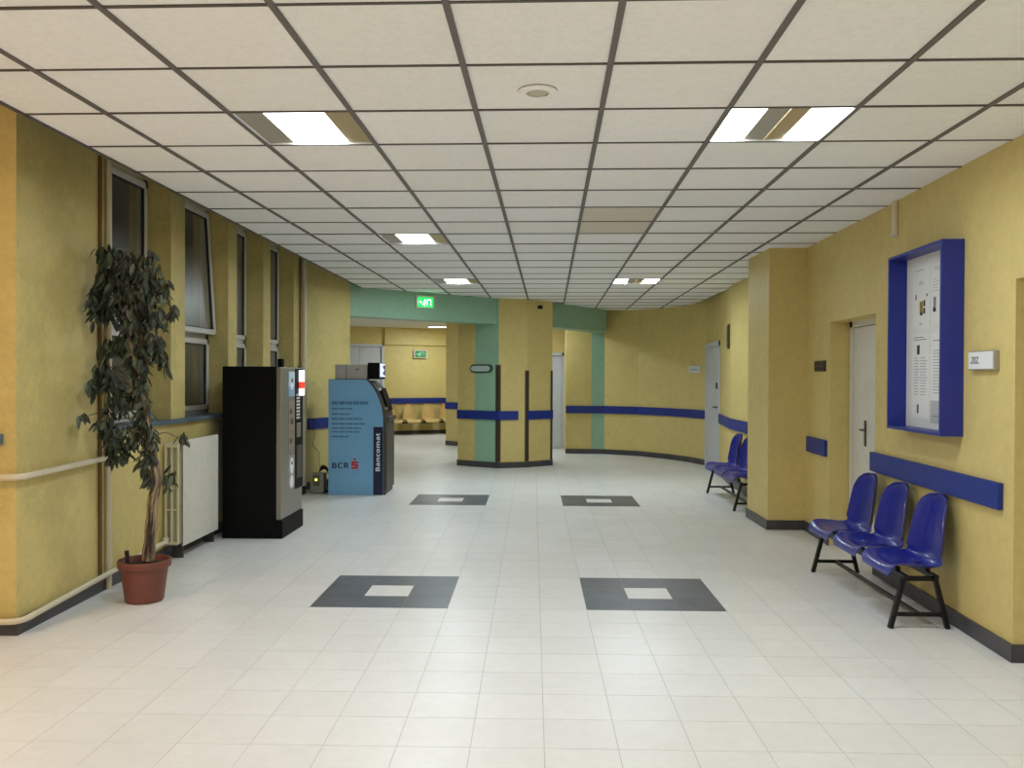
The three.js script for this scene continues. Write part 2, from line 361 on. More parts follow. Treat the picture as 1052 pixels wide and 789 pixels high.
{ // corridor fittings
  for (const [x, z, p, label] of [[-2.3, -21.4, LAMP.corridor * 1.3, 'flat white ceiling panel light near the beige seats'], [-3.6, -17.5, LAMP.corridor, 'flat white ceiling panel light behind the green beam'], [-0.2, -16.7, LAMP.corridor * 1.2, 'flat white ceiling panel light behind the faceted pillar']]) {
    const f = thing('ceiling_panel_light', label, 'ceiling light', [x, 2.735, z], 0, 'corridor ceiling lights');
    part('frame', [bx(-0.3, 0.3, -0.03, 0, -0.15, -0.14), bx(-0.3, 0.3, -0.03, 0, 0.14, 0.15), bx(-0.3, -0.29, -0.03, 0, -0.15, 0.15), bx(0.29, 0.3, -0.03, 0, -0.15, 0.15)], M.housing, f);
    part('diffuser', bx(-0.29, 0.29, -0.026, -0.004, -0.14, 0.14), M.lamp, f, 'glowing white diffuser');
    areaLight(f, 0.57, 0.27, -0.034, 0, p);
  }
  const w = thing('ceiling_panel_light', 'flat warm ceiling panel light in the hall beyond the corner', 'ceiling light', [-4.2, SLAB, -2.0], 0);
  part('frame', [bx(-0.3, 0.3, -0.03, 0, -0.3, -0.29), bx(-0.3, 0.3, -0.03, 0, 0.29, 0.3), bx(-0.3, -0.29, -0.03, 0, -0.3, 0.3), bx(0.29, 0.3, -0.03, 0, -0.3, 0.3)], M.housing, w);
  part('diffuser', bx(-0.29, 0.29, -0.026, -0.004, -0.29, 0.29), M.lamp, w, 'glowing warm diffuser');
  areaLight(w, 0.57, 0.57, -0.034, 0, LAMP.warm, new THREE.Color(1.0, 0.62, 0.33));
}
{ // smoke detector disc
  const [x, z] = gridP(0.5, 0.55);
  const s = thing('smoke_detector', 'round white ceiling detector with a grey centre', 'smoke detector', [x, CEIL, z]);
  const ring = new THREE.LatheGeometry([[0.05, -0.012], [0.075, -0.012], [0.085, -0.006], [0.088, 0], [0.05, 0]].map(a => new THREE.Vector2(...a)), 28);
  part('ring', ring, M.ceil[0], s);
  part('centre', new THREE.LatheGeometry([[0, -0.016], [0.04, -0.014], [0.05, -0.006], [0.05, 0]].map(a => new THREE.Vector2(...a)), 28), std({ color: '#c4bca8', roughness: 0.7 }), s, 'grey beige grille');
}

// ---------------------------------------------------------------- windows
WIN.forEach(([z0, z1], n) => {
  const w = structure(`window_${n + 1}`, n === 1 ? 'white framed window with its upper sash tilted open' : 'closed tall white framed window in a deep bay', 'window');
  const X = -3.26, F = -3.2, top = 3.11, mid = 1.87, y0 = 1.135, f = 0.055;
  part('frame', [bx(X, F, y0, y0 + f, z1, z0), bx(X, F, top - f, top, z1, z0), bx(X, F, y0, top, z1, z1 + f), bx(X, F, y0, top, z0 - f, z0), bx(X, F, mid - 0.035, mid + 0.035, z1, z0)], M.pvc, w);
  const sash = (ya, yb, tilt) => {
    const s = new THREE.Group(); s.name = 'sash'; w.add(s);
    const h = yb - ya, W = (z0 - z1) - 2 * f + 0.04, t = 0.05, dx = tilt ? 0.0 : 0;
    s.position.set(F - 0.02 + dx, yb, (z0 + z1) / 2); s.rotation.z = tilt;
    part('sash_frame', [bx(0, 0.045, -h, -h + t, -W / 2, W / 2, 0.006), bx(0, 0.045, -t, 0, -W / 2, W / 2, 0.006), bx(0, 0.045, -h, 0, -W / 2, -W / 2 + t, 0.006), bx(0, 0.045, -h, 0, W / 2 - t, W / 2, 0.006)], M.pvc, s);
    part('seal', [bx(0.012, 0.034, -h + t, -h + t + 0.008, -W / 2 + t, W / 2 - t), bx(0.012, 0.034, -t - 0.008, -t, -W / 2 + t, W / 2 - t), bx(0.012, 0.034, -h + t, -t, -W / 2 + t, -W / 2 + t + 0.008), bx(0.012, 0.034, -h + t, -t, W / 2 - t - 0.008, W / 2 - t)], M.seal, s);
    part('pane', bx(0.02, 0.021, -h + t, -t, -W / 2 + t, W / 2 - t), M.glass, s);
  };
  sash(mid + 0.02, top - 0.035, n === 1 ? 0.062 : 0); sash(y0 + 0.035, mid - 0.02, 0);
});
{
  const o = thing('window_sill', 'long blue grey window sill above the radiator', 'window sill');
  part('board', bx(-3.2, -2.955, 1.1, 1.135, -10.8, -6.13, 0.008), M.blueOld, o);
}

// ---------------------------------------------------------------- doors
{
  const d = structure('door_1', 'off white double door recessed beside the noticeboard', 'door');
  const X = 2.835;
  part('frame', [bx(X - 0.012, X + 0.06, 0, 2.0, -7.84, -7.78), bx(X - 0.012, X + 0.06, 0, 2.0, -6.8, -6.74), bx(X - 0.012, X + 0.06, 1.95, 2.0, -7.84, -6.74)], M.white, d);
  part('leaf', bx(X + 0.005, X + 0.045, 0.01, 1.945, -7.775, -7.525, 0.004), M.white, d); const l = part('leaf', bx(X, X + 0.045, 0.01, 1.945, -7.518, -6.805, 0.004), M.white, d);
  part('handle', [bx(X - 0.008, X, 0.92, 1.14, -7.505, -7.465, 0.003), bar([X - 0.05, 1.06, -7.485], [X, 1.06, -7.485], 0.009), bar([X - 0.048, 1.06, -7.49], [X - 0.048, 1.06, -7.36], 0.009)], M.steelDark, l, 'dark metal lever handle');
  const e = structure('door_2', 'pale grey door in the corner by the curved wall', 'door');
  const a = [2.905, -13.65], b = [2.94, -14.9], at = (t, o = 0) => [a[0] + (b[0] - a[0]) * t + o, a[1] + (b[1] - a[1]) * t];
  const greyDoor = std({ map: paint([205, 208, 214], [194, 198, 205], 0.4, 0.8), roughness: 0.45 });
  part('frame', [prism([at(0, -0.015), at(0.06, -0.015), at(0.06, 0.1), at(0, 0.1)], 0, 2.07), prism([at(0.94, -0.015), at(1, -0.015), at(1, 0.1), at(0.94, 0.1)], 0, 2.07), prism([at(0, -0.015), at(1, -0.015), at(1, 0.1), at(0, 0.1)], 2.0, 2.07)], greyDoor, e);
  const el = part('leaf', prism([at(0.062, 0), at(0.938, 0), at(0.938, 0.05), at(0.062, 0.05)], 0.01, 1.995), greyDoor, e);
  part('handle', [bar([2.87, 1.03, -13.8], [2.92, 1.03, -13.8], 0.012), bar([2.865, 1.03, -13.8], [2.865, 1.03, -13.95], 0.012)], M.steelDark, el, 'dark metal handle');
  part('lock', bx(2.88, 2.925, 1.32, 1.42, -13.83, -13.78, 0.004), M.steelDark, el, 'small dark lock plate');
  const g = structure('door_3', 'white door glimpsed past the right side of the pillar', 'door');
  part('frame', [bx(-0.25, -0.19, 0, 2.0, -18.32, -18.22), bx(0.6, 0.66, 0, 2.0, -18.32, -18.22), bx(-0.25, 0.66, 1.94, 2.0, -18.32, -18.22)], greyDoor, g);
  part('leaf', bx(-0.185, 0.595, 0.01, 1.935, -18.3, -18.26, 0.004), greyDoor, g);
  const k = structure('door_4', 'pale white double door at the left end of the far corridor wall', 'door');
  const A = FAR(-1.03), B = FAR(-0.157), w = (t, o) => [A[0] + (B[0] - A[0]) * t - o * 0.494, A[1] + (B[1] - A[1]) * t - o * 0.869];
  part('frame', [prism([w(0, -0.02), w(0.05, -0.02), w(0.05, 0.1), w(0, 0.1)], 0, 2.3), prism([w(0.95, -0.02), w(1, -0.02), w(1, 0.1), w(0.95, 0.1)], 0, 2.3), prism([w(0, -0.02), w(1, -0.02), w(1, 0.1), w(0, 0.1)], 2.24, 2.3)], greyDoor, k);
  part('leaf', prism([w(0.052, 0.02), w(0.497, 0.02), w(0.497, 0.06), w(0.052, 0.06)], 0.01, 2.235), greyDoor, k);
  part('leaf', prism([w(0.503, 0.02), w(0.948, 0.02), w(0.948, 0.06), w(0.503, 0.06)], 0.01, 2.235), greyDoor, k);
  const z = structure('door_5', 'off white door in the doorway past the blue rail', 'door');
  part('leaf', bx(2.98, 3.03, 0.005, 2.03, -4.66, -3.5), M.white, z);
}

// ---------------------------------------------------------------- blue wall rails
function rail(label, pts, side, mat = M.blue, y0 = 0.79, y1 = 0.935, t = 0.028) {
  const r = thing('wall_rail', label, 'wall rail', [pts[0][0], y0, pts[0][1]], 0, 'blue wall rails');
  const g = ribbon(pts, side * t, y0, y1); g.translate(-pts[0][0], -y0, -pts[0][1]);
  part('board', g, mat, r);
  return r;
}
const lerp2 = (a, b, t) => [a[0] + (b[0] - a[0]) * t, a[1] + (b[1] - a[1]) * t];
rail('long blue rail on the wall behind the three blue seats', [[2.547, -4.77], [2.62, -6.76]], 1);
rail('short blue rail between the pier and the recessed double door', [[2.66, -7.92], [2.682, -8.52]], 1);
rail('bent blue rail around the green striped side of the pillar', [PIL[0], PIL[1], lerp2(PIL[1], PIL[2], 0.68)], -1);
rail('blue rail on the right facet of the pillar', [lerp2(PIL[2], PIL[3], -0.0), PIL[3]], -1);
rail('long blue rail following the curved back wall', [...BACK], 1);
rail('blue rail above the seats hidden behind the pier', [[2.73, -10.2], [2.735, -12.1], [2.905, -13.6]], 1);
rail('blue rail piece on the wall behind the cash machine', [[-2.985, -11.4], [-2.81, -11.84]], -1);
rail('grey blue rail on the corner wall beside the potted plant', [[-4.2, -4.93], [-3.05, -4.93]], -1, M.blueOld, 1.1, 1.16);
rail('blue rail above the beige seats', [FAR(-0.1), FAR(1.35)], -1);
rail('blue rail on the column in the side corridor', [[-1.907, -18.97], [-1.62, -18.66]], -1);

// ---------------------------------------------------------------- bench seating
function shellGeometry(w, depth) {                                 // bucket seat, front towards -x, centre line on z = 0
  const prof = new THREE.CatmullRomCurve3([[-0.165, 0.318], [-0.158, 0.352], [-0.12, 0.372], [-0.02, 0.36], [0.09, 0.348], [0.165, 0.362], [0.2, 0.42], [0.218, 0.53], [0.236, 0.65], [0.25, 0.745], [0.253, 0.782]].map(([x, y]) => new THREE.Vector3(x, y, 0)));
  const NU = 18, NV = 30, top = [], bot = [];
  const pt = (u, v) => {
    const p = prof.getPoint(v), s = u * 2 - 1;
    let half = v < 0.5 ? 0.235 + 0.012 * Math.sin(v * Math.PI) : 0.24 - 0.045 * (v - 0.5) / 0.5;
    if (v > 0.6) { const t = (v - 0.6) / 0.4; half *= Math.sqrt(Math.max(0.05, 1 - (t * 0.975) ** 3)); }
    if (v < 0.12) half *= 0.88 + v;
    const up = st(0.0, 0.35, v) * (1 - st(0.5, 0.75, v)), wrap = st(0.42, 0.62, v) * (1 - 0.5 * st(0.8, 1, v));
    const e = Math.abs(s) ** 2.6;
    return new THREE.Vector3(p.x - wrap * e * 0.075 * depth, p.y + up * e * 0.045, s * half);
  };
  for (let j = 0; j <= NV; j++) for (let i = 0; i <= NU; i++) {
    const u = i / NU, v = j / NV, p = pt(u, v), du = pt(Math.min(u + 0.01, 1), v).sub(pt(Math.max(u - 0.01, 0), v)), dv = pt(u, Math.min(v + 0.01, 1)).sub(pt(u, Math.max(v - 0.01, 0)));
    const nrm = dv.cross(du).normalize(); if (nrm.y < 0 && v < 0.5 || (v >= 0.5 && nrm.x > 0)) nrm.negate();
    top.push(p); bot.push(p.clone().addScaledVector(nrm, -0.007));
  }
  const pos = [], tri = (a, b, c) => pos.push(...a.toArray(), ...b.toArray(), ...c.toArray());
  const id = (i, j) => j * (NU + 1) + i;
  for (let j = 0; j < NV; j++) for (let i = 0; i < NU; i++) {
    const a = id(i, j), b = id(i + 1, j), c = id(i + 1, j + 1), d = id(i, j + 1);
    tri(top[a], top[b], top[c]); tri(top[a], top[c], top[d]); tri(bot[a], bot[c], bot[b]); tri(bot[a], bot[d], bot[c]);
  }
  const edge = (a, b) => { tri(top[a], bot[b], top[b]); tri(top[a], bot[a], bot[b]); };
  for (let i = 0; i < NU; i++) { edge(id(i, 0), id(i + 1, 0)); edge(id(i + 1, NV), id(i, NV)); }
  for (let j = 0; j < NV; j++) { edge(id(NU, j), id(NU, j + 1)); edge(id(0, j + 1), id(0, j)); }
  const g = new THREE.BufferGeometry(); g.setAttribute('position', new THREE.Float32BufferAttribute(pos, 3));
  return toCreasedNormals(g, 0.9);
}
const shell = shellGeometry(0.46, 1);
function bench(label, n, pitch, seatMat, at, turn, group) {
  const o = thing('bench_seating', label, 'bench', at, turn, group);
  const L = (n - 1) * pitch / 2;
  for (let k = 0; k < n; k++) {
    const s = part('seat', shell, seatMat, o); s.position.z = -L + k * pitch; s.scale.z = pitch < 0.55 ? 0.82 : 1;
    for (const x of [-0.06, 0.12]) part('bracket', bx(x - 0.015, x + 0.015, 0.318, 0.352, s.position.z - 0.1, s.position.z + 0.1), M.blackSteel, o);
  }
  const E = L + 0.22;
  for (const x of [-0.06, 0.12]) part('rail', bx(x - 0.014, x + 0.014, 0.3, 0.326, -E, E), M.blackSteel, o);
  for (const z of [-E + 0.03, E - 0.03]) {
    part('leg', square([-0.14, 0, z], [-0.06, 0.315, z], 0.026, 0.03), M.blackSteel, o);
    part('leg', square([0.2, 0, z], [0.12, 0.315, z], 0.026, 0.03), M.blackSteel, o);
    part('crossbar', square([-0.125, 0.085, z], [0.185, 0.085, z], 0.022), M.blackSteel, o); part('crossbar', square([-0.07, 0.3, z], [0.13, 0.3, z], 0.026), M.blackSteel, o);
  }
  part('stretcher', square([0.03, 0.085, -E + 0.03], [0.03, 0.085, E - 0.03], 0.022), M.blackSteel, o);
  return o;
}
bench('three glossy blue plastic bucket seats on a black steel frame under the noticeboard', 3, 0.56, M.seatBlue, [2.3, 0, -6.02], -0.012, 'blue bench seating');
bench('blue plastic bucket seats on a black frame half hidden behind the pier', 3, 0.56, M.seatBlue, [2.4, 0, -10.57], 0, 'blue bench seating');
{ const p = FAR(0.62); bench('row of beige bucket seats against the far corridor wall', 5, 0.5, M.seatBeige, [p[0] + 0.16, 0, p[1] + 0.29], Math.PI / 2 + 0.517); }

// ---------------------------------------------------------------- noticeboard and wall signs
{
  const o = thing('noticeboard', 'deep blue framed noticeboard case filled with white notices', 'noticeboard', [2.58, 1.155, -5.68], -0.036);
  const W = 0.43, H = 1.18, D = 0.135, t = 0.02, bl = std({ map: paint([32, 44, 136], [28, 38, 122], 0.5, 0.9), roughness: 0.4 });
  part('side_panel', bx(-D, 0, 0, H, W - t, W, 0.003), bl, o); part('side_panel', bx(-D, 0, 0, H, -W, -W + t, 0.003), bl, o);
  part('top_panel', bx(-D, 0, H - t, H, -W + t, W - t, 0.003), bl, o); part('bottom_panel', bx(-D, 0, 0, t, -W + t, W - t, 0.003), bl, o);
  part('back_panel', bx(-0.012, 0, t, H - t, -W + t, W - t), M.paper, o);
  const sheet = (z0, z1, y0, y1, draw, lab) => {
    const g = new THREE.BoxGeometry(0.002, y1 - y0, Math.abs(z1 - z0)); g.translate(-0.014, (y0 + y1) / 2, (z0 + z1) / 2);
    part('notice', g, printed(256, 360, draw, 0.75), o, lab);
  };
  const page = (c, w, h) => { c.fillStyle = '#e9e9e6'; c.fillRect(0, 0, w, h); };
  const lines = (c, x, y, w, n, dy, col = '#8d8f96') => { c.fillStyle = col; for (let i = 0; i < n; i++) c.fillRect(x, y + i * dy, w * (0.7 + 0.3 * ((i * 37) % 10) / 10), 3); };
  // -z is the far end; seen from the hall the far end is on the left
  sheet(-0.3, -0.02, 0.68, 1.09, (c, w, h) => { page(c, w, h); lines(c, 30, 20, 190, 1, 10, '#777'); lines(c, 95, 90, 80, 2, 12, '#555'); c.fillStyle = '#556'; c.fillRect(40, 160, 18, 30); c.fillStyle = '#1d1d22'; c.fillRect(205, 165, 16, 16); c.fillStyle = '#8a7a1e'; c.fillRect(105, 205, 50, 70); c.fillStyle = '#1a1a20'; c.fillRect(160, 200, 26, 36); c.fillRect(160, 245, 26, 34); c.fillRect(110, 270, 40, 16); lines(c, 105, 330, 50, 2, 9, '#666'); }, 'notice with a small yellow and black picture');
  sheet(0.0, 0.28, 0.7, 1.08, (c, w, h) => { page(c, w, h); lines(c, 40, 20, 150, 2, 14, '#777'); lines(c, 20, 90, 90, 5, 18, '#999'); c.fillStyle = '#85808c'; c.fillRect(30, 200, 34, 60); c.fillStyle = '#2a2a30'; c.fillRect(24, 262, 40, 28); lines(c, 110, 110, 120, 12, 17, '#a4a6ac'); }, 'white notice with short lines');
  sheet(-0.3, -0.02, 0.08, 0.64, (c, w, h) => { page(c, w, h); lines(c, 20, 12, 210, 2, 10, '#666'); c.fillStyle = '#1d1d22'; c.fillRect(70, 46, 40, 40); lines(c, 30, 100, 80, 14, 12, '#9a9ca2'); lines(c, 120, 100, 110, 14, 12, '#9fa1a8'); c.fillStyle = '#3a3c40'; c.fillRect(75, 300, 26, 38); }, 'white notice in two columns with a dark square');
  sheet(0.0, 0.28, 0.06, 0.64, (c, w, h) => { page(c, w, h); lines(c, 30, 30, 190, 1, 10, '#777'); lines(c, 30, 70, 190, 15, 12, '#a2a4aa'); c.fillStyle = '#bcbdbd'; c.fillRect(0, 270, 256, 90); lines(c, 20, 330, 120, 1, 10, '#666'); }, 'white notice with a grey foot');

  const s = thing('room_sign', 'small white room sign box at the end of the blue rail', 'sign', [2.555, 1.605, -4.975], -0.036);
  part('box', bx(-0.03, 0, -0.055, 0.055, -0.15, 0.15, 0.004), std({ color: '#a79d8c', roughness: 0.5 }), s);
  const g = new THREE.BoxGeometry(0.003, 0.096, 0.285); g.translate(-0.0315, 0.0, 0);
  part('face', g, printed(384, 128, (c, w, h) => { c.fillStyle = '#e6e6e6'; c.fillRect(0, 0, w, h); c.fillStyle = '#3a3c40'; c.font = 'bold italic 74px sans-serif'; c.fillText('202.', 34, 88); }), s, 'white face with dark lettering');

  const p = thing('door_plaque', 'small dark plaque on the wall beside the recessed double door', 'plaque', [2.665, 1.61, -8.14], -0.036);
  part('plate', bx(-0.012, 0, -0.05, 0.05, -0.17, 0.17, 0.004), std({ color: '#2a211c', roughness: 0.4 }), p);
  const pg = new THREE.BoxGeometry(0.002, 0.07, 0.3); pg.translate(-0.0132, 0, 0);
  part('inscription', pg, printed(256, 64, (c, w, h) => { c.fillStyle = '#2a211c'; c.fillRect(0, 0, w, h); c.fillStyle = '#6a5c50'; for (let i = 0; i < 9; i++) c.fillRect(36 + i * 21, 24, 12, 16); }), p, 'faded lettering');

  const k = thing('conduit_box', 'short cream cable conduit hanging from the ceiling above the noticeboard', 'conduit', [2.604, 2.53, -6.32], -0.036);
  part('cover', bx(-0.028, 0, 0, 0.25, -0.025, 0.025, 0.006), M.pipe, k); part('end_cap', bx(-0.032, 0, -0.012, 0.012, -0.029, 0.029, 0.004), M.pvc, k);

  const n = thing('door_sign', 'small white sign plate on the curved wall beside the grey door', 'sign', [2.822, 1.64, -15.28], 0.31);
  part('plate', bx(-0.012, 0, -0.06, 0.06, -0.2, 0.2, 0.003), M.paper, n);
  const ng = new THREE.BoxGeometry(0.002, 0.09, 0.34); ng.translate(-0.0132, 0, 0);
  part('inscription', ng, printed(256, 96, (c, w, h) => { c.fillStyle = '#d8dce4'; c.fillRect(0, 0, w, h); c.fillStyle = '#7d8592'; for (let i = 0; i < 8; i++) c.fillRect(30 + i * 25, 40, 17, 18); }), n, 'blurred grey lettering');

  const v = thing('wall_vent', 'narrow dark vertical plate high on the wall above the hidden seats', 'vent', [2.765, 2.08, -12.38], -0.112);
  part('plate', bx(-0.02, 0, -0.17, 0.17, -0.11, 0.11, 0.004), M.guard, v); for (let i = 0; i < 4; i++) part('slat', bx(-0.026, -0.02, -0.13 + i * 0.075, -0.1 + i * 0.075, -0.09, 0.09), M.steelDark, v);

  const d = thing('direction_sign', 'small pale arrow sign plate on the green stripe of the pillar', 'sign', [-0.836, 1.63, -14.352], -0.549);
  const sh = new THREE.Shape(); sh.moveTo(-0.26, 0); sh.quadraticCurveTo(-0.25, 0.07, -0.15, 0.07); sh.lineTo(0.12, 0.07); sh.quadraticCurveTo(0.2, 0.07, 0.2, 0); sh.quadraticCurveTo(0.2, -0.07, 0.1, -0.07); sh.lineTo(-0.15, -0.07); sh.quadraticCurveTo(-0.25, -0.07, -0.26, 0);
  part('border', new THREE.ExtrudeGeometry(sh, { depth: 0.008, bevelEnabled: false }), std({ color: '#3c4a44', roughness: 0.5 }), d, 'dark outline');
  const sg = new THREE.ExtrudeGeometry(sh, { depth: 0.006, bevelEnabled: false }); sg.scale(0.84, 0.66, 1); sg.translate(-0.02, 0, 0.004);
  part('plate', sg, std({ color: '#b9c6c4', roughness: 0.5 }), d);

  const c = thing('pillar_camera', 'tiny black sensor under the ceiling on the pillar', 'sensor', [0.09, 2.66, -14.54], 0.7);
  part('body', bx(-0.035, 0.035, -0.03, 0.03, 0, 0.06, 0.01), M.rubber, c); part('lens', new THREE.CylinderGeometry(0.014, 0.014, 0.012, 14).rotateX(Math.PI / 2).translate(0, 0, 0.066), M.black, c);
}
// exit signs
function exitFace(glow) {
  const t = canvasTex(256, 128, (c, w, h) => {
    c.fillStyle = '#0a8a3c'; c.fillRect(0, 0, w, h); c.fillStyle = '#e8fff0';
    c.fillRect(150, 24, 70, 84); c.fillStyle = '#0a8a3c'; c.fillRect(158, 32, 54, 76);       // doorway
    c.fillStyle = '#e8fff0'; c.beginPath(); c.arc(112, 34, 11, 0, 7); c.fill();
    c.lineWidth = 11; c.strokeStyle = '#e8fff0'; c.lineCap = 'round';
    c.beginPath(); c.moveTo(106, 50); c.lineTo(94, 74); c.lineTo(112, 90); c.lineTo(106, 110); c.moveTo(94, 74); c.lineTo(72, 92); c.moveTo(104, 52); c.lineTo(128, 66); c.moveTo(104, 52); c.lineTo(84, 60); c.stroke();
    c.beginPath(); c.moveTo(20, 64); c.lineTo(46, 44); c.lineTo(46, 84); c.fill();
  });
  return glow ? std({ map: t, emissiveMap: t, emissive: new THREE.Color('#ffffff'), emissiveIntensity: glow, roughness: 0.4 }) : std({ map: t, roughness: 0.5 });
}
{
  const e = thing('exit_sign', 'lit green emergency exit sign on the green beam', 'exit sign', [-1.62, 2.635, -13.2], 0.738);
  part('case', bx(-0.17, 0.17, -0.1, 0.1, -0.12, -0.045, 0.01), M.housing, e, 'cream sign housing');
  part('panel', new THREE.BoxGeometry(0.27, 0.15, 0.012).translate(0, -0.01, -0.038), exitFace(1.4), e, 'glowing green running figure panel');
  const l = new THREE.RectAreaLight(new THREE.Color(0.25, 1, 0.4), 0.8, 0.27, 0.15); l.position.set(0, -0.01, -0.03); l.rotation.y = Math.PI; l.name = 'sign_glow'; e.add(l);
  const p = FAR(0.5), f = thing('exit_sign', 'unlit green exit sign plate on the far corridor wall', 'exit sign', [p[0] + 0.04, 2.07, p[1] + 0.06], 0.517);
  part('plate', bx(-0.18, 0.18, -0.1, 0.1, -0.02, 0.0, 0.003), M.housing, f); part('panel', new THREE.BoxGeometry(0.3, 0.16, 0.004).translate(0, 0, 0.002), exitFace(0), f, 'green printed panel');
}

// ---------------------------------------------------------------- heating pipes and radiator
{
  const up = thing('heating_pipe', 'cream heating pipe turning the corner at rail height', 'pipe', [-2.955, 0.915, -5.95]);
  part('tube', tube([[-2.55, 0, 1.06], [-1.3, 0, 1.06], [-0.5, 0, 1.065], [-0.12, 0, 1.07], [-0.01, 0, 1.06], [0.025, 0, 1.0], [0.022, 0.001, 0.9], [0.01, 0.004, 0.5], [0, 0.012, -0.03]], 0.019, 120, 10), M.pipe, up);
  const lo = thing('heating_pipe', 'cream heating pipe running low above the skirting to the radiator', 'pipe', [-2.93, 0.12, -5.95]);
  part('tube', tube([[-2.55, -0.03, 1.06], [-1.3, -0.03, 1.06], [-0.5, -0.03, 1.065], [-0.12, -0.03, 1.07], [-0.03, -0.03, 1.06], [0.0, -0.03, 1.0], [0.002, -0.026, 0.9], [0.002, -0.01, 0.5], [0, 0.01, 0], [0, 0.04, -0.6], [0, 0.05, -0.9]], 0.018, 130, 10), M.pipe, lo);
  const v1 = thing('riser_pipe', 'white vertical riser pipe behind the potted plant', 'pipe', [-2.972, 0, -6.02]);
  part('tube', bar([0, 0, 0], [0, SLAB, 0], 0.021, 14), M.pipe, v1); part('collar', new THREE.CylinderGeometry(0.024, 0.024, 0.03, 14).translate(0, 0.96, 0), M.pipe, v1); part('collar', new THREE.CylinderGeometry(0.024, 0.024, 0.03, 14).translate(0, 0.2, 0), M.pipe, v1);
  const v2 = thing('riser_pipe', 'thin brown vertical riser pipe behind the potted plant', 'pipe', [-2.982, 0, -5.92]);
  part('tube', bar([0, 0.1, 0], [0, SLAB, 0], 0.012, 10), M.pipeBrown, v2); part('clip', bx(-0.025, 0.01, 1.6, 1.63, -0.02, 0.02), M.steelDark, v2);
  const v3 = thing('riser_pipe', 'cream vertical riser pipe between the two machines', 'pipe', [-2.96, 0, -11.16]);
  part('tube', bar([0, 0, 0], [0, SLAB, 0], 0.03, 14), M.pipe, v3); part('collar', new THREE.CylinderGeometry(0.04, 0.04, 0.03, 14).translate(0, 1.7, 0), M.pipe, v3);
  const v4 = thing('riser_pipe', 'thin brown vertical riser pipe between the two machines', 'pipe', [-2.975, 0, -11.02]);
  part('tube', bar([0, 0.1, 0], [0, SLAB, 0], 0.013, 10), M.pipeBrown, v4); part('clip', bx(-0.025, 0.01, 1.6, 1.63, -0.02, 0.02), M.steelDark, v4);

  const r = thing('radiator', 'cream column radiator with a plain white front panel', 'radiator', [-2.925, 0.11, -7.42]);
  const secs = 15, cream = std({ map: paint([214, 206, 172], [196, 186, 150], 0.5, 1.5), roughness: 0.45 });
  const sec = () => {
    const g = [];
    for (const x of [-0.05, 0, 0.05]) { const c = new THREE.CapsuleGeometry(0.013, 0.8, 4, 8); c.translate(x, 0.43, 0); g.push(c); }
    for (const y of [0.03, 0.3, 0.55, 0.82]) g.push(bar([-0.05, y, 0], [0.05, y, 0], y > 0.1 && y < 0.8 ? 0.009 : 0.018, 8));
    return mergeGeometries(g.map(norm));
  };
  const sg = sec();
  for (let k = 0; k < secs; k++) { const m = part('column_section', sg, cream, r); m.position.z = 0.45 - k * 0.057; }
  part('header', [bar([0, 0.03, 0.46], [0, 0.03, -0.42], 0.014), bar([0, 0.82, 0.46], [0, 0.82, -0.42], 0.014)], cream, r);
  const fp = []; for (let k = 0; k < 4; k++) fp.push(bx(0.068, 0.082, 0.0, 0.86, 0.42 - (k + 1) * 0.1975 + 0.002, 0.42 - k * 0.1975, 0.004));
  part('front_panel', bx(0.07, 0.079, 0.002, 0.858, -0.37, 0.42), M.white, r); for (const g of fp) part('front_slat', g, M.white, r, 'white front board');
  part('valve', [new THREE.CylinderGeometry(0.022, 0.022, 0.05, 12).translate(-0.03, 0.06, 0.5), bar([-0.03, 0.06, 0.5], [-0.03, 0.06, 0.44], 0.014)], M.pipe, r);
  part('foot', bx(-0.04, 0.05, -0.11, 0.02, 0.33, 0.35), M.steelDark, r); part('foot', bx(-0.04, 0.05, -0.11, 0.02, -0.35, -0.33), M.steelDark, r);
}

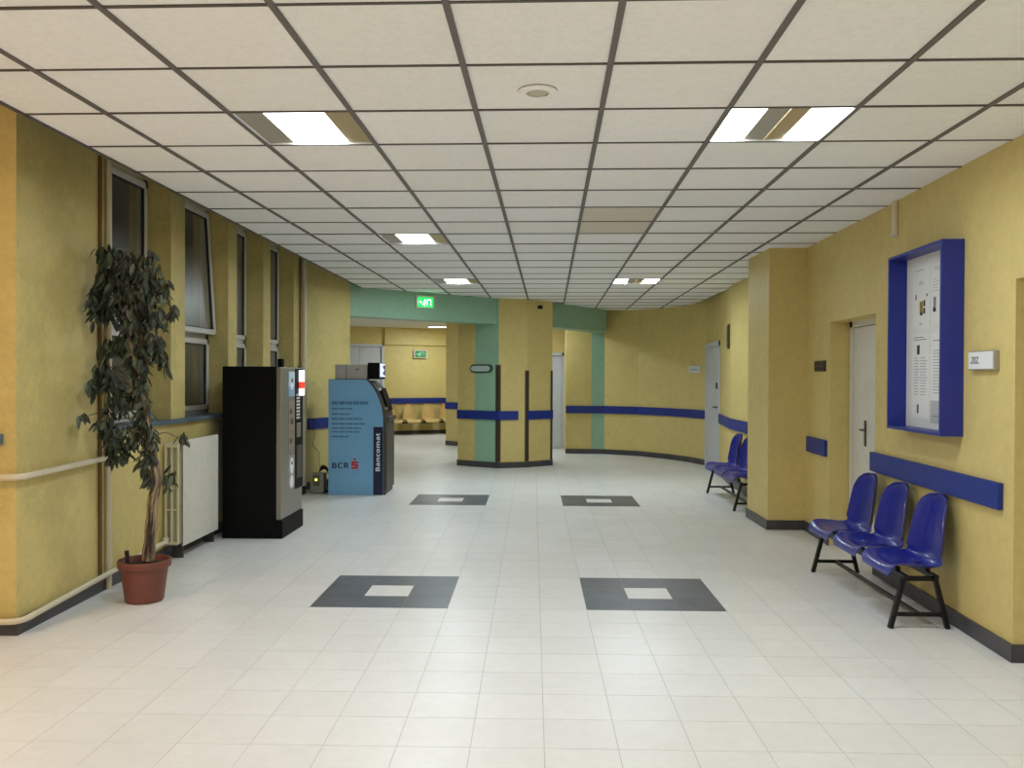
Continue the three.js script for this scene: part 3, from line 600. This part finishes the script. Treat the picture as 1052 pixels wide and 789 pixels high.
// ---------------------------------------------------------------- vending machine
{
  const o = thing('vending_machine', 'black hot drinks vending machine with a steel front', 'vending machine', [-2.6, 0, -8.32], 0);
  const z0 = 0.39, z1 = -0.33;
  part('body', bx(-0.26, 0.235, 0.0, 1.585, z1, z0, 0.008), M.black, o);
  part('plinth', bx(0.235, 0.3, 0.0, 0.17, z1, z0, 0.006), M.black, o);
  const door = part('door', bx(0.238, 0.29, 0.172, 1.58, z1, z0, 0.01), M.steel, o, 'brushed steel door');
  const face = (x, y0, y1, za, zb, mat, name, label) => part(name, bx(x, x + 0.006, y0, y1, za, zb), mat, door, label);
  face(0.289, 0.4, 1.57, -0.325, -0.06, M.black, 'selection_panel', 'glossy black selection panel');
  const facePic = (y0, y1, za, zb, draw, name, label) => { const g = new THREE.BoxGeometry(0.003, y1 - y0, za - zb); g.translate(0.2915, (y0 + y1) / 2, (za + zb) / 2); part(name, g, printed(160, 256, draw, 0.4), door, label); };
  facePic(1.3, 1.54, 0.16, -0.04, (c, w, h) => { const g = c; g.fillStyle = '#b9cdd8'; g.fillRect(0, 0, w, h); g.fillStyle = '#7fa3bd'; g.fillRect(0, h * 0.6, w, h * 0.4); g.fillStyle = '#5a3420'; g.beginPath(); g.ellipse(90, 90, 26, 20, 0, 0, 7); g.fill(); g.fillStyle = '#eef'; g.fillRect(60, 120, 60, 60); }, 'picture', 'pale blue drink picture');
  facePic(0.78, 1.26, 0.16, -0.04, (c, w, h) => { c.fillStyle = '#857d70'; c.fillRect(0, 0, w, h); c.fillStyle = '#b04a2c'; c.fillRect(90, 150, 40, 14); c.fillStyle = '#4b3a2e'; c.fillRect(30, 40, 60, 26); c.fillRect(50, 90, 70, 30); c.fillRect(20, 190, 80, 26); }, 'picture', 'brown coffee picture');
  facePic(0.42, 0.74, 0.15, -0.04, (c, w, h) => { c.fillStyle = '#9a958a'; c.fillRect(0, 0, w, h); c.fillStyle = '#e9edf2'; c.beginPath(); c.ellipse(80, 80, 52, 62, 0, 0, 7); c.fill(); c.beginPath(); c.ellipse(80, 200, 52, 50, 0, 0, 7); c.fill(); c.fillStyle = '#3b3230'; c.beginPath(); c.ellipse(84, 60, 22, 14, 0, 0, 7); c.fill(); }, 'picture', 'white cup picture');
  for (let k = 0; k < 8; k++) part('button', bx(0.294, 0.302, 1.08 + k * 0.032, 1.1 + k * 0.032, -0.2, -0.09, 0.003), M.pvc, door);
  part('coin_unit', bx(0.294, 0.306, 0.9, 1.04, -0.22, -0.09, 0.005), M.steel, door, 'steel coin slot plate');
  part('cup_hatch', bx(0.294, 0.3, 0.5, 0.82, -0.29, -0.1, 0.005), M.steelDark, door, 'dark dispensing hatch');
  const sign = new THREE.BoxGeometry(0.02, 0.25, 0.14); sign.translate(0.305, 1.43, -0.25);
  const st2 = canvasTex(64, 128, (c) => { c.fillStyle = '#f2f6fa'; c.fillRect(0, 0, 64, 128); c.fillStyle = '#d8341f'; c.fillRect(0, 58, 64, 34); });
  part('lit_sign', sign, std({ map: st2, emissive: new THREE.Color(1, 1, 1), emissiveMap: st2, emissiveIntensity: 0.5, roughness: 0.4 }), door, 'glowing white and red sign');
  part('top_bracket', bx(0.2, 0.25, 1.585, 1.66, 0.16, 0.22, 0.006), M.black, o);
}

// ---------------------------------------------------------------- cash machine
{
  const o = thing('cash_machine', 'light blue sided bank cash machine with a dark grey front', 'cash machine', [-2.235, 0, -11.225], 0);
  const zF = 0.325, zB = -0.325, x0 = -0.345, x1 = 0.345;
  const prof = (inset, xf) => { const s = new THREE.Shape(); s.moveTo(x0 + inset, 0.0); s.lineTo(xf, 0); s.lineTo(xf, 0.98); s.bezierCurveTo(xf - 0.02, 1.2, xf - 0.12, 1.38, xf - 0.22, 1.455 - inset); s.lineTo(x0 + inset, 1.455 - inset); s.closePath(); return s; };
  const ext = (s, za, zb, bevel = 0) => { const g = new THREE.ExtrudeGeometry(s, { depth: za - zb, bevelEnabled: !!bevel, bevelSize: bevel, bevelThickness: bevel, bevelSegments: 2, curveSegments: 14 }); g.translate(0, 0, zb); return g; };
  const grey = std({ color: '#4c4845', roughness: 0.45, metalness: 0.2 });
  part('body', ext(prof(0.01, x1 + 0.02), zF - 0.012, zB), grey, o, 'dark grey cabinet');
  const side = part('side_panel', ext(prof(0, x1 - 0.0), zF, zF - 0.012), printed(1024, 1024, (c, w, h) => { c.fillStyle = '#6a9fcb'; c.fillRect(0, 0, w, h); }, 0.45), o, 'light blue printed side panel');
  side.material = std({ map: paint([126, 180, 222], [120, 174, 217], 0.5, 1), roughness: 0.45 });
  const strip = bx(x1 - 0.12, x1 - 0.001, 0.002, 0.86, zF, zF + 0.003); part('banner', strip, std({ color: '#10163c', roughness: 0.4 }), side, 'navy vertical banner');
  const decal = (cx, cy, w, h, mat, name, label) => { const g = new THREE.PlaneGeometry(w, h); g.translate(cx, cy, zF + 0.0042); part(name, g, mat, side, label); };
  const see = (w, h, draw) => { const t = canvasTex(w, h, draw); return std({ map: t, roughness: 0.45 }); };
  decal(x1 - 0.06, 0.545, 0.085, 0.53, see(96, 744, (c, w, h) => { c.fillStyle = '#10163c'; c.fillRect(0, 0, w, h); c.save(); c.translate(74, 726); c.rotate(-Math.PI / 2); c.fillStyle = '#eef2f8'; c.font = 'bold 140px sans-serif'; const m = c.measureText('Bancomat').width; c.scale(690 / m, 0.62); c.fillText('Bancomat', 0, 0); c.restore(); }), 'banner_lettering', 'white vertical lettering');
  decal(-0.125, 0.385, 0.39, 0.208, see(384, 204, (c, w, h) => { c.fillStyle = '#7ab0db'; c.fillRect(0, 0, w, h); c.fillStyle = '#131c33'; c.font = 'bold 120px sans-serif'; const m = c.measureText('BCR').width; c.save(); c.translate(14, 150); c.scale(220 / m, 0.8); c.fillText('BCR', 0, 0); c.restore(); c.fillStyle = '#c3221f'; c.beginPath(); c.arc(305, 38, 15, 0, 7); c.fill(); c.fillRect(264, 64, 84, 26); c.fillRect(264, 64, 26, 50); c.fillRect(264, 96, 84, 24); c.fillRect(322, 96, 26, 60); c.fillRect(264, 132, 84, 24); }), 'bank_logo', 'dark letters beside a red emblem');
  decal(-0.055, 0.96, 0.54, 0.54, see(512, 512, (c, w, h) => { c.fillStyle = '#7ab0db'; c.fillRect(0, 0, w, h); const word = (x, y, len, hh, col) => { c.fillStyle = col; let X = x, k = 0; while (X < x + len) { const q = 7 + (k * 13 % 7); c.fillRect(X, y + (k % 3), q, hh - (k * 5 % 4)); X += q + (k % 6 === 5 ? 10 : 3); k++; } }; word(20, 46, 430, 40, '#3d6a94'); [[126, 240, 16], [190, 215, 16], [246, 360, 17], [306, 400, 17], [358, 350, 15], [404, 330, 13]].forEach(([y, l, hh]) => word(20, y, l, hh + 3, '#2f5a82')); word(20, 460, 200, 17, '#27496c'); }), 'small_print', 'rows of small dark print');
  const front = part('fascia', bx(x1 + 0.018, x1 + 0.045, 0.06, 0.93, zB + 0.03, zF - 0.03, 0.01), grey, o);
  part('keypad_shelf', bx(x1 - 0.0, x1 + 0.075, 0.93, 0.985, zB + 0.05, zF - 0.03, 0.012), M.steelDark, o, 'dark keypad shelf');
  const scr = new THREE.BoxGeometry(0.02, 0.3, 0.34); scr.rotateZ(0.33); scr.translate(x1 - 0.01, 1.2, 0); part('screen', scr, M.black, o, 'dark sloping screen');
  part('card_slot', new THREE.BoxGeometry(0.02, 0.04, 0.1).rotateZ(0.2).translate(x1 + 0.025, 1.09, 0.23), M.steel, o);
  const trim = ext(prof(-0.004, x1 + 0.03), zF - 0.014, zF - 0.05); part('edge_trim', trim, grey, o, 'grey curved edge');
  part('receipt_slot', new THREE.BoxGeometry(0.02, 0.03, 0.12).rotateZ(0.5).translate(x1 - 0.06, 1.33, 0.2), M.pvc, o);

  const b = thing('equipment_box', 'pale grey box lying on top of the cash machine', 'box', [-2.3, 1.455, -11.2]);
  part('body', bx(-0.21, 0.2, 0.004, 0.19, -0.2, 0.25, 0.006), std({ color: '#b4b0a8', roughness: 0.6 }), b); part('seam', bx(-0.07, -0.064, 0.006, 0.188, 0.2505, 0.252), M.steelDark, b, 'dark seam line'); part('latch', bx(0.06, 0.09, 0.12, 0.135, 0.25, 0.256), M.guard, b);
  const d = thing('display_unit', 'small black display with a white pictogram on the cash machine', 'display', [-2.03, 1.459, -11.2]);
  part('case', bx(-0.06, 0.09, 0, 0.21, -0.15, 0.27, 0.006), M.black, d);
  const dt = canvasTex(128, 96, (c, w, h) => { c.fillStyle = '#c9cff2'; c.fillRect(0, 0, w, h); c.fillStyle = '#1a2350'; c.fillRect(70, 14, 58, 22); c.fillRect(70, 58, 58, 22); c.fillRect(100, 10, 28, 76); });
  part('screen', new THREE.BoxGeometry(0.004, 0.17, 0.38).translate(0.092, 0.115, 0.06), std({ map: dt, emissive: new THREE.Color(1, 1, 1), emissiveMap: dt, emissiveIntensity: 0.35, roughness: 0.3 }), d, 'pale lit screen with dark blocks');
}
{ // power unit and cables beside the cash machine
  const u = thing('power_unit', 'small grey power unit with a yellow green light on the floor beside the cash machine', 'power unit', [-2.745, 0, -10.98]);
  part('case', bx(-0.085, 0.085, 0.005, 0.255, -0.18, 0.0, 0.012), std({ color: '#8d897f', roughness: 0.5 }), u); part('front_plate', bx(-0.05, 0.035, 0.1, 0.24, 0.0, 0.006, 0.004), std({ color: '#5b5a4a', roughness: 0.5 }), u, 'olive front plate');
  part('indicator', bx(-0.025, 0.008, 0.165, 0.195, 0.006, 0.01, 0.003), std({ color: '#c8c840', emissive: new THREE.Color(0.75, 0.8, 0.1), emissiveIntensity: 0.7, roughness: 0.4 }), u, 'yellow green indicator light');
  const c = thing('cable_bundle', 'tangle of black cables draped over the small power unit', 'cables', [-2.66, 0, -11.05]);
  for (let k = 0; k < 6; k++) part('cable', tube([[-0.1 + k * 0.01, 0.262 + 0.008 * k, -0.12], [-0.05 + 0.01 * k, 0.31 + rr(0, 0.04), -0.03], [0.03, 0.33 - 0.02 * k, 0.02 - 0.02 * k], [0.055 + rr(0, 0.02), 0.2, 0.0], [0.05, 0.06, 0.03 - 0.02 * k], [0.0 + 0.012 * k, 0.012, 0.09 - 0.03 * k]], 0.009, 28, 6), M.rubber, c);
  part('plug_brick', bx(0.01, 0.07, 0.02, 0.16, -0.12, -0.06, 0.01), M.rubber, c);
  const s = thing('power_adapter', 'small black adapter on the floor beside the vending machine', 'adapter', [-2.93, 0, -10.95]);
  part('body', bx(-0.04, 0.045, 0.002, 0.1, -0.05, 0.04, 0.012), M.rubber, s); part('plug', bx(-0.02, 0.03, 0.1, 0.13, -0.03, 0.01, 0.006), M.pvc, s, 'pale plug');
  const w = thing('wall_cable', 'thin grey cable looping down the wall beside the cash machine', 'cable', [-2.92, 0, -11.5]);
  part('wire', tube([[0, 0.84, 0], [0.02, 0.7, 0.02], [0.0, 0.58, 0.04], [0.08, 0.5, 0.06], [0.1, 0.4, 0.1], [0.16, 0.3, 0.3]], 0.004, 30, 5), M.steelDark, w);
}

// ---------------------------------------------------------------- potted ficus
{
  const Z = -5.72, PX = (px, z = Z) => (px - 548) / 893.5 * -z, PY = (py, z = Z) => 1.5037 - (py - 387) / 893.5 * -z;
  const bxz = [PX(144.5), Z];
  const o = thing('potted_ficus', 'tall drooping ficus tree in a reddish brown plastic pot', 'potted plant', [bxz[0], 0, bxz[1]]);
  const L = (px, py, dz = 0) => { if (PX(px, Z + dz) < -2.9) dz = -Z - 2.9 * 893.5 / (548 - px); return new THREE.Vector3(PX(px, Z + dz) - bxz[0], PY(py, Z + dz), dz); };
  const terra = std({ map: paint([122, 68, 54], [108, 58, 46], 0.6, 2), roughness: 0.5 });
  part('pot', new THREE.LatheGeometry([[0, 0.002], [0.125, 0.002], [0.132, 0.012], [0.163, 0.25], [0.178, 0.252], [0.183, 0.262], [0.185, 0.3], [0.18, 0.308], [0.17, 0.306], [0.166, 0.27], [0, 0.268]].map(a => new THREE.Vector2(a[0] * 0.92, a[1] * 0.9)), 40), terra, o, 'reddish brown plastic pot');
  part('soil', new THREE.LatheGeometry([[0.166, 0.262], [0.1, 0.278], [0, 0.284]].map(a => new THREE.Vector2(a[0] * 0.92, a[1] * 0.9)).reverse(), 24), std({ color: '#2c211a', roughness: 1 }), o, 'dark soil');
  part('stake', bar([-0.125, 0.23, -0.03], [-0.135, 0.325, -0.03], 0.015), std({ color: '#3a2c22', roughness: 0.9 }), o, 'short dark stub');
  const bark = std({ map: dataTex(256, (i, x, y) => { const k = 0.35 + 1.1 * st(0.3, 0.7, nA[(x * 2 % 512) * 512 + (y * 2 % 512)]); return [118 * k, 101 * k, 80 * k]; }, true, 3), roughness: 0.9, bumpMap: bumpFine, bumpScale: 0.004 });
  const limb = (pts, r0, r1, name, rad = 9) => {
    const c = new THREE.CatmullRomCurve3(pts), n = pts.length * 7, g = new THREE.TubeGeometry(c, n, 1, rad, false), p = g.attributes.position;
    for (let i = 0; i <= n; i++) { const t = i / n, q = c.getPointAt(t), r = (r0 + (r1 - r0) * t) * (1 + 0.06 * Math.sin(i * 0.9)); for (let k = 0; k <= rad; k++) { const a = i * (rad + 1) + k; p.setXYZ(a, q.x + (p.getX(a) - q.x) * r, q.y + (p.getY(a) - q.y) * r, q.z + (p.getZ(a) - q.z) * r); } }
    g.computeVertexNormals();
    return part(name, g, bark, o);
  };
  limb([L(148, 580), L(151, 550), L(153, 520), L(157, 495), L(153, 470), L(146, 440), L(142, 405), L(140, 370), L(138, 335), L(132, 300)], 0.04, 0.017, 'trunk', 12);
  limb([L(150, 465, 0.02), L(146, 425, 0.05), L(136, 380, 0.06), L(126, 340, 0.05), L(115, 300, 0.03)], 0.018, 0.009, 'branch');
  // clusters: centre px, py, half width, half height, leaves, depth offset
  const CL = [[104, 262, 12, 9, 20, 0], [118, 275, 22, 16, 48, .02], [142, 283, 22, 18, 46, .03], [152, 276, 8, 16, 12, 0], [108, 300, 20, 22, 52, .02], [132, 306, 26, 22, 62, .05], [152, 310, 18, 24, 36, .02], [165, 300, 7, 12, 9, 0], [173, 322, 6, 5, 6, 0], [92, 318, 7, 20, 18, 0], [108, 326, 12, 10, 20, .02], [132, 332, 20, 16, 36, .04], [155, 332, 14, 12, 20, .02],
    [142, 352, 16, 16, 32, .04], [124, 352, 8, 8, 8, 0], [158, 362, 9, 14, 18, .02], [164, 376, 4, 12, 8, 0], [138, 375, 13, 18, 34, .04], [106, 362, 10, 10, 14, 0], [118, 358, 8, 10, 10, .02], [103, 385, 13, 12, 22, .01], [92, 400, 8, 9, 16, 0], [112, 404, 11, 14, 20, .02], [138, 402, 11, 18, 32, .04], [108, 425, 8, 12, 12, .01], [122, 420, 9, 12, 12, .03], [142, 432, 10, 16, 24, .04], [103, 445, 7, 7, 10, 0], [114, 455, 12, 12, 22, .02], [132, 452, 14, 14, 28, .04], [150, 455, 7, 16, 16, .02], [110, 472, 7, 12, 14, .01], [122, 470, 8, 8, 10, .02], [146, 478, 7, 12, 14, .04], [150, 495, 6, 9, 8, .03], [168, 500, 4, 8, 5, .02], [184, 454, 5, 5, 6, .02], [78, 432, 4, 3, 3, 0], [96, 440, 5, 3, 3, 0], [174, 490, 3, 10, 4, .02]];
  for (const k of [4, 5, 6, 9, 2, 12]) { const c = CL[k]; limb([L(135, 345, 0.03), L((135 + c[0]) / 2, Math.min(345, c[1]) - 14, c[5]), L(c[0], c[1], c[5])], 0.01, 0.004, 'branch', 6); }
  for (const k of [15, 18, 20, 21, 27, 31, 36, 37, 29]) { const c = CL[k], y = Math.min(c[1] + 10, 470); limb([L(143, y, 0.02), L((143 + c[0]) / 2, (y + c[1]) / 2 - 12, c[5]), L(c[0], c[1], c[5])], 0.006, 0.0025, 'twig', 5); }
  const leafShape = (len, wid, curl) => {                         // folded, drooping leaf: root at origin, tip along -y
    const pos = [], n = 5, P = [];
    for (let i = 0; i <= n; i++) { const t = i / n, w = wid * Math.sin(Math.PI * Math.min(1, t * 0.94 + 0.04)) ** 0.8 * (1 - 0.25 * t), y = -len * t, z = curl * t * t; P.push([[-w, y, z + w * 0.35], [0, y, z], [w, y, z + w * 0.35]]); }
    for (let i = 0; i < n; i++) for (let k = 0; k < 2; k++) { const a = P[i][k], b = P[i][k + 1], c = P[i + 1][k + 1], d = P[i + 1][k]; pos.push(...a, ...c, ...b, ...a, ...d, ...c); }
    const g = new THREE.BufferGeometry(); g.setAttribute('position', new THREE.Float32BufferAttribute(pos, 3)); g.computeVertexNormals(); return norm(g);
  };
  const shapes = [leafShape(0.075, 0.017, 0.012), leafShape(0.065, 0.016, -0.01), leafShape(0.085, 0.018, 0.02), leafShape(0.06, 0.014, 0.018)];
  const leafMat = ['#374030', '#2b3326', '#424a38', '#332f27', '#525a48'].map(c => std({ color: c, roughness: 0.55, side: THREE.DoubleSide }));
  const leaves = [];
  for (const [px, py, w, h, n, dz] of CL) for (let i = 0; i < n * 2.1; i++) {
    let a, b, c; do { a = rr(-1, 1); b = rr(-1, 1); c = rr(-1, 1); } while (a * a + b * b + c * c > 1);
    const p = L(px + a * w, py - 4 + b * h, dz + c * w / 156 * 1.0), out = Math.atan2(a, c);
    leaves.push({ p, r: new THREE.Euler(rr(-0.7, 0.5), out + rr(-1, 1), rr(-0.6, 0.6), 'YXZ'), s: rr(0.8, 1.2), g: Math.floor(rnd() * 4), m: Math.floor(rnd() * 5), front: p.z + rr(0, 0.05) });
  }
  leaves.sort((a, b) => b.front - a.front);
  const rest = leafMat.map(() => []);
  leaves.forEach((f, i) => {
    if (i < 290) { const m = part('leaf', shapes[f.g], leafMat[f.m], o); m.position.copy(f.p); m.rotation.copy(f.r); m.scale.setScalar(f.s); }
    else { const g = shapes[f.g].clone(); g.applyMatrix4(new THREE.Matrix4().compose(f.p, new THREE.Quaternion().setFromEuler(f.r), new THREE.Vector3(f.s, f.s, f.s))); rest[f.m].push(g); }
  });
  rest.forEach((r, k) => { if (r.length) { const m = part('foliage', r, leafMat[k], o); m.userData.kind = 'stuff'; } });
}

renderer.render(scene, camera);
